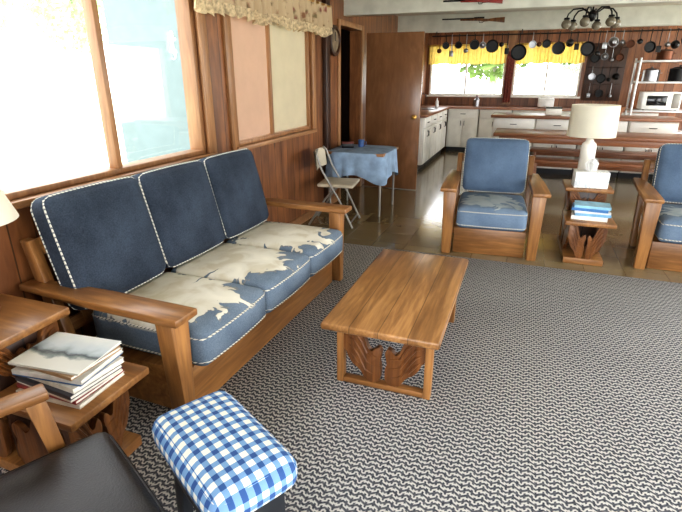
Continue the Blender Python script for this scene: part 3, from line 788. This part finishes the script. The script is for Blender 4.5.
t = thing('chandelier', 'black chandelier with round smoked glass globes below the near beam', 'chandelier', (.60, 7.0, 2.42))
MB().lathe([(0, 0), (.06, 0), (.05, -.03), (0, -.035)], None, 20).build('canopy', 'black', t)
MB().tube([(0, 0, -.03), (0, 0, -.24)], .01).build('stem', 'black', t)
MB().ball((0, 0, -.24), .05, 1, 1, 1.3).build('hub', 'black', t)
for k in range(6):
    a = k*math.pi/3+.2; c_, s_ = math.cos(a), math.sin(a)
    arm = MB().tube([(c_*r, s_*r, z) for r, z in ((.03, -.22), (.12, -.16), (.22, -.17), (.27, -.22), (.28, -.26))], .009).build('arm', 'black', t)
    MB().lathe([(0, -.255), (.03, -.26), (.035, -.28), (0, -.281)], Matrix.Translation((c_*.28, s_*.28, 0)), 16).build('socket', 'black', arm)
    MB().ball((c_*.28, s_*.28, -.33), .055, 1, 1, .95, 18).build('glass_globe', 'glassball', arm)

def rifle(label, loc, rz, sc, m='carve'):
    t = thing('rifle', label, 'rifle', loc, rz)
    st = [(.50, -.06), (.50, .02), (.36, .015), (.24, .0), (.12, .012), (-.20, .012), (-.20, -.012), (.10, -.02), (.18, -.035), (.26, -.025), (.34, -.04)]
    st = [(a*sc, b*sc) for a, b in st]
    MB().prism(st, .03, XZ(.0), .003).build('stock', m, t)
    MB().tube([(-.50*sc, -.015, .018*sc), (.14*sc, -.015, .018*sc)], .009).build('barrel', 'black', t)
    MB().box(.02*sc, .18*sc, -.031, -.002, .012*sc, .035*sc, .003).build('receiver', 'black', t)
    MB().tube([(.10*sc, -.015, -.02*sc), (.11*sc, -.015, -.05*sc), (.16*sc, -.015, -.05*sc), (.17*sc, -.015, -.03*sc)], .004, 6).build('trigger_guard', 'black', t)
rifle('old rifle mounted on the white beam over the kitchen island', (-.95, 8.499, 2.33), 0, .95)
rifle('small rifle with red stock on the nearer beam at the top edge', (-.68, 5.899, 2.255), 0, .62, 'redp')

t = thing('pot_rail', 'long black rail for pots under the beam over the island', 'rail', (.40, 8.40, 2.10))
MB().tube([(-1.95, 0, 0), (1.95, 0, 0)], .009).build('bar', 'black', t)
for x in (-1.9, -.6, .6, 1.9): MB().tube([(x, 0, 0), (x, .09, .05), (x, .105, .075)], .007).build('bracket', 'black', t)
def pan(kind, label, x, r, m, y=8.40, z=2.10, rz=0, hl=1.0):
    t = thing(kind, label, kind.replace('_', ' '), (x, y, z), rz, 'pots hanging under the beam' if y < 9 else 'utensils hanging on the kitchen wall')
    hk = [(0, .010, .016), (0, -.008, .018), (0, -.019, .004), (0, -.019, -.014), (0, 0, -.036)]
    T = Matrix.Rotation(R_(90), 4, 'X')
    if kind == 'frying_pan':
        q = .11*hl
        MB().tube(hk+[(0, 0, -q)], .0065).build('handle', m, t)
        MB().lathe([(0, 0), (r*.82, 0), (r, .035), (r-.004, .035), (r*.8, .005), (0, .005)], Matrix.Translation((0, .0, -q-r)) @ T, 26).build('pan', m, t)
    elif kind == 'saucepan':
        q = .10*hl
        MB().tube(hk+[(0, 0, -q)], .0065).build('handle', m, t)
        MB().lathe([(0, 0), (r, 0), (r, .09), (r+.004, .09), (r-.004, .088), (r-.004, .006), (0, .006)], Matrix.Translation((0, .0, -q-r)) @ T, 26).build('pan', m, t)
    elif kind == 'ladle':
        q = .19*hl
        MB().tube(hk+[(0, 0, -q)], .006).build('handle', m, t)
        MB().ball((0, -.02, -q-.03), .038, 1, .7, .9).build('bowl', m, t)
    elif kind == 'strainer':
        q = .10*hl
        MB().tube(hk+[(0, 0, -q)], .006).build('handle', m, t)
        mb = MB(); mb.lathe([(r, 0), (r*.8, -.04), (r*.4, -.07), (0, -.075)], Matrix.Translation((0, 0, -q-r)) @ Matrix.Rotation(R_(-90), 4, 'X'), 20)
        mb.tube([(r*math.cos(k*math.pi/10), 0, -q-r+r*math.sin(k*math.pi/10)) for k in range(20)], .005, 6, True); mb.build('bowl', m, t)
    elif kind == 'spatula':
        q = .17*hl
        MB().tube(hk+[(0, 0, -q)], .006).build('handle', m, t); MB().box(-.032, .032, -.003, .003, -q-.085, -q, .002).build('blade', m, t)
items = [('ladle', 'copper', .05), ('saucepan', 'iron', .05), ('spatula', 'steel', .05), ('frying_pan', 'iron', .055), ('ladle', 'steel', .05), ('saucepan', 'iron', .07), ('strainer', 'steel', .045), ('frying_pan', 'iron', .095), ('ladle', 'iron', .05), ('spatula', 'black', .05),
         ('frying_pan', 'iron', .115), ('saucepan', 'steel', .05), ('ladle', 'copper', .05), ('frying_pan', 'iron', .06), ('saucepan', 'iron', .085), ('strainer', 'iron', .05), ('spatula', 'iron', .05), ('frying_pan', 'iron', .10),
         ('ladle', 'black', .05), ('spatula', 'steel', .05), ('strainer', 'steel', .065), ('ladle', 'steel', .05), ('saucepan', 'copper', .05), ('ladle', 'iron', .05), ('frying_pan', 'iron', .075), ('spatula', 'iron', .05), ('ladle', 'steel', .05), ('strainer', 'iron', .05), ('saucepan', 'iron', .065), ('spatula', 'steel', .05), ('frying_pan', 'steel', .06), ('ladle', 'iron', .05)]
cn = {'copper': 'dull copper', 'steel': 'steel', 'iron': 'black iron', 'black': 'black'}
words = 'first second third fourth fifth sixth seventh eighth ninth tenth eleventh twelfth thirteenth fourteenth fifteenth sixteenth seventeenth eighteenth nineteenth twentieth twenty-first twenty-second twenty-third twenty-fourth twenty-fifth twenty-sixth twenty-seventh twenty-eighth twenty-ninth thirtieth thirty-first thirty-second'.split()
x = -1.42; pr = 0; rp = random.Random(3)
for i, (k_, m_, r) in enumerate(items):
    w_ = r if k_ in ('frying_pan', 'saucepan', 'strainer') else .038
    if i: x += pr+w_+rp.choice([.004, .006, .008, .02])
    pr = w_
    if x > 2.3: break
    pan(k_, '%s %s on the pot rail, %s utensil from the left' % (cn[m_], k_.replace('_', ' '), words[i]), x, r, m_, rz=R_(rp.uniform(-10, 10)), hl=rp.uniform(.55, 1.35))
mb = MB(); mb.box(1.00, 1.68, 11.165, 11.198, 1.05, 2.10, .004)
for zz in (2.02, 1.66, 1.36):
    mb.tube([(1.03, 11.14, zz), (1.65, 11.14, zz)], .006)
    for xx in (1.04, 1.64): mb.tube([(xx, 11.14, zz), (xx, 11.175, zz)], .006)
tag(mb.build('utensil_board', 'paneldk'), 'dark board with three hanging rods right of the kitchen windows', 'board')
for i, (k_, m_, x, r, z, lab) in enumerate([('frying_pan', 'iron', 1.13, .08, 2.02, 'black frying pan, top left on the dark utensil board'), ('strainer', 'steel', 1.29, .06, 2.02, 'steel strainer, top middle on the dark utensil board'), ('ladle', 'steel', 1.42, .05, 2.02, 'steel ladle, top row right of the strainer on the utensil board'), ('frying_pan', 'copper', 1.55, .07, 2.02, 'dull copper pan, top right on the dark utensil board'),
        ('saucepan', 'steel', 1.12, .06, 1.66, 'steel saucepan, middle left on the dark utensil board'), ('frying_pan', 'iron', 1.29, .085, 1.66, 'black frying pan, centre of the dark utensil board'), ('ladle', 'iron', 1.43, .05, 1.66, 'black ladle, middle row of the dark utensil board'), ('strainer', 'iron', 1.55, .06, 1.66, 'black strainer, middle right on the dark utensil board'),
        ('spatula', 'steel', 1.12, .05, 1.36, 'steel spatula, lower left on the dark utensil board'), ('saucepan', 'iron', 1.30, .07, 1.36, 'black saucepan, lower middle on the dark utensil board'), ('ladle', 'steel', 1.50, .05, 1.36, 'steel ladle, lower right on the dark utensil board')]):
    pan(k_, lab, x, r, m_, 11.14, z)

# ---------------------------------------------------------------- trees outside
def tree(label, loc, h, r, seed, m='leafL'):
    rnd = random.Random(seed)
    t = thing('tree', label, 'tree', loc)
    MB().tube([(0, 0, 0), (.1, 0, h*.35), (-.05, .1, h*.75)], [.22, .16, .06]).build('trunk', 'bark', t)
    mb = MB()
    for k in range(1500):
        d = Vector((rnd.gauss(0, 1), rnd.gauss(0, 1), rnd.gauss(0, 1))).normalized()*(rnd.random()**.4)
        p = Vector((d.x*r, d.y*r, h*.64+d.z*h*.34)); s = .13+rnd.random()*.13
        u = Vector((rnd.gauss(0, 1), rnd.gauss(0, 1), rnd.gauss(0, 1))).normalized(); w = u.orthogonal().normalized()
        mb.bm.faces.new([mb.bm.verts.new(p+u*s), mb.bm.verts.new(p+w*s*.6), mb.bm.verts.new(p-u*s), mb.bm.verts.new(p-w*s*.6)])
    mb.build('foliage', m, t, recalc=False)
tree('pale leafy tree outside, at the top left corner of the big window', (-26, 11, -.3), 9.4, 2.8, 1)
tree('pale leafy tree outside, left of the window bar', (-26, 17.5, -.3), 10.0, 2.9, 2)
tree('pale leafy tree outside, behind the window bar', (-26, 24.5, -.3), 10.2, 3.0, 3)
tree('tree outside the left kitchen window', (-6, 22, -.3), 5, 1.9, 4, 'leafK')
tree('tree outside between the kitchen windows', (-1.6, 23, -.3), 5.4, 1.9, 5, 'leafK')
tree('tree outside the right kitchen window', (2.6, 22, -.3), 5, 1.9, 6, 'leafK')

# ---------------------------------------------------------------- light
w = bpy.data.worlds.new('World'); SC.world = w; w.use_nodes = True
w.node_tree.nodes['Background'].inputs[0].default_value = (.94, .97, 1, 1); w.node_tree.nodes['Background'].inputs[1].default_value = 6.0
def area(name, loc, rot, sx, sy, p, col=(1, .98, .95)):
    l = bpy.data.lights.new(name, 'AREA'); l.shape = 'RECTANGLE'; l.size = sx; l.size_y = sy; l.energy = p; l.color = col
    o = bpy.data.objects.new(name, l); C.objects.link(o); o.location = loc; o.rotation_euler = rot
area('daylight_right', (4.6, 1.8, 1.4), (R_(90), 0, R_(90)), 4.6, 1.8, 160, (.97, .98, 1))
area('fill_kitchen', (4.6, 6.4, 1.4), (R_(90), 0, R_(90)), 2.8, 1.8, 65)  # added fill lamp brightening the kitchen from the unseen right side
area('fill_kitchen_far', (4.6, 9.45, 1.4), (R_(90), 0, R_(90)), 2.2, 1.6, 85)  # another added fill lamp, for the far end of the kitchen
area('daylight_front', (1.1, -2.0, 1.4), (R_(90), 0, 0), 4.4, 1.7, 75, (.97, .98, 1))

# ---------------------------------------------------------------- camera
th, p = R_(20.3), R_(20.5)
Rv = Vector((math.cos(th), math.sin(th), 0)); F = Vector((-math.sin(th)*math.cos(p), math.cos(th)*math.cos(p), -math.sin(p))); U = Rv.cross(F)
cam = bpy.data.cameras.new('camera'); co = bpy.data.objects.new('camera', cam); C.objects.link(co)
mw = Matrix((( Rv.x, U.x, -F.x, 0), (Rv.y, U.y, -F.y, 0), (Rv.z, U.z, -F.z, 1.5), (0, 0, 0, 1)))
co.matrix_world = mw; cam.sensor_width = 36; cam.lens = 480*36/682; cam.clip_start = .05; cam.clip_end = 300
SC.camera = co
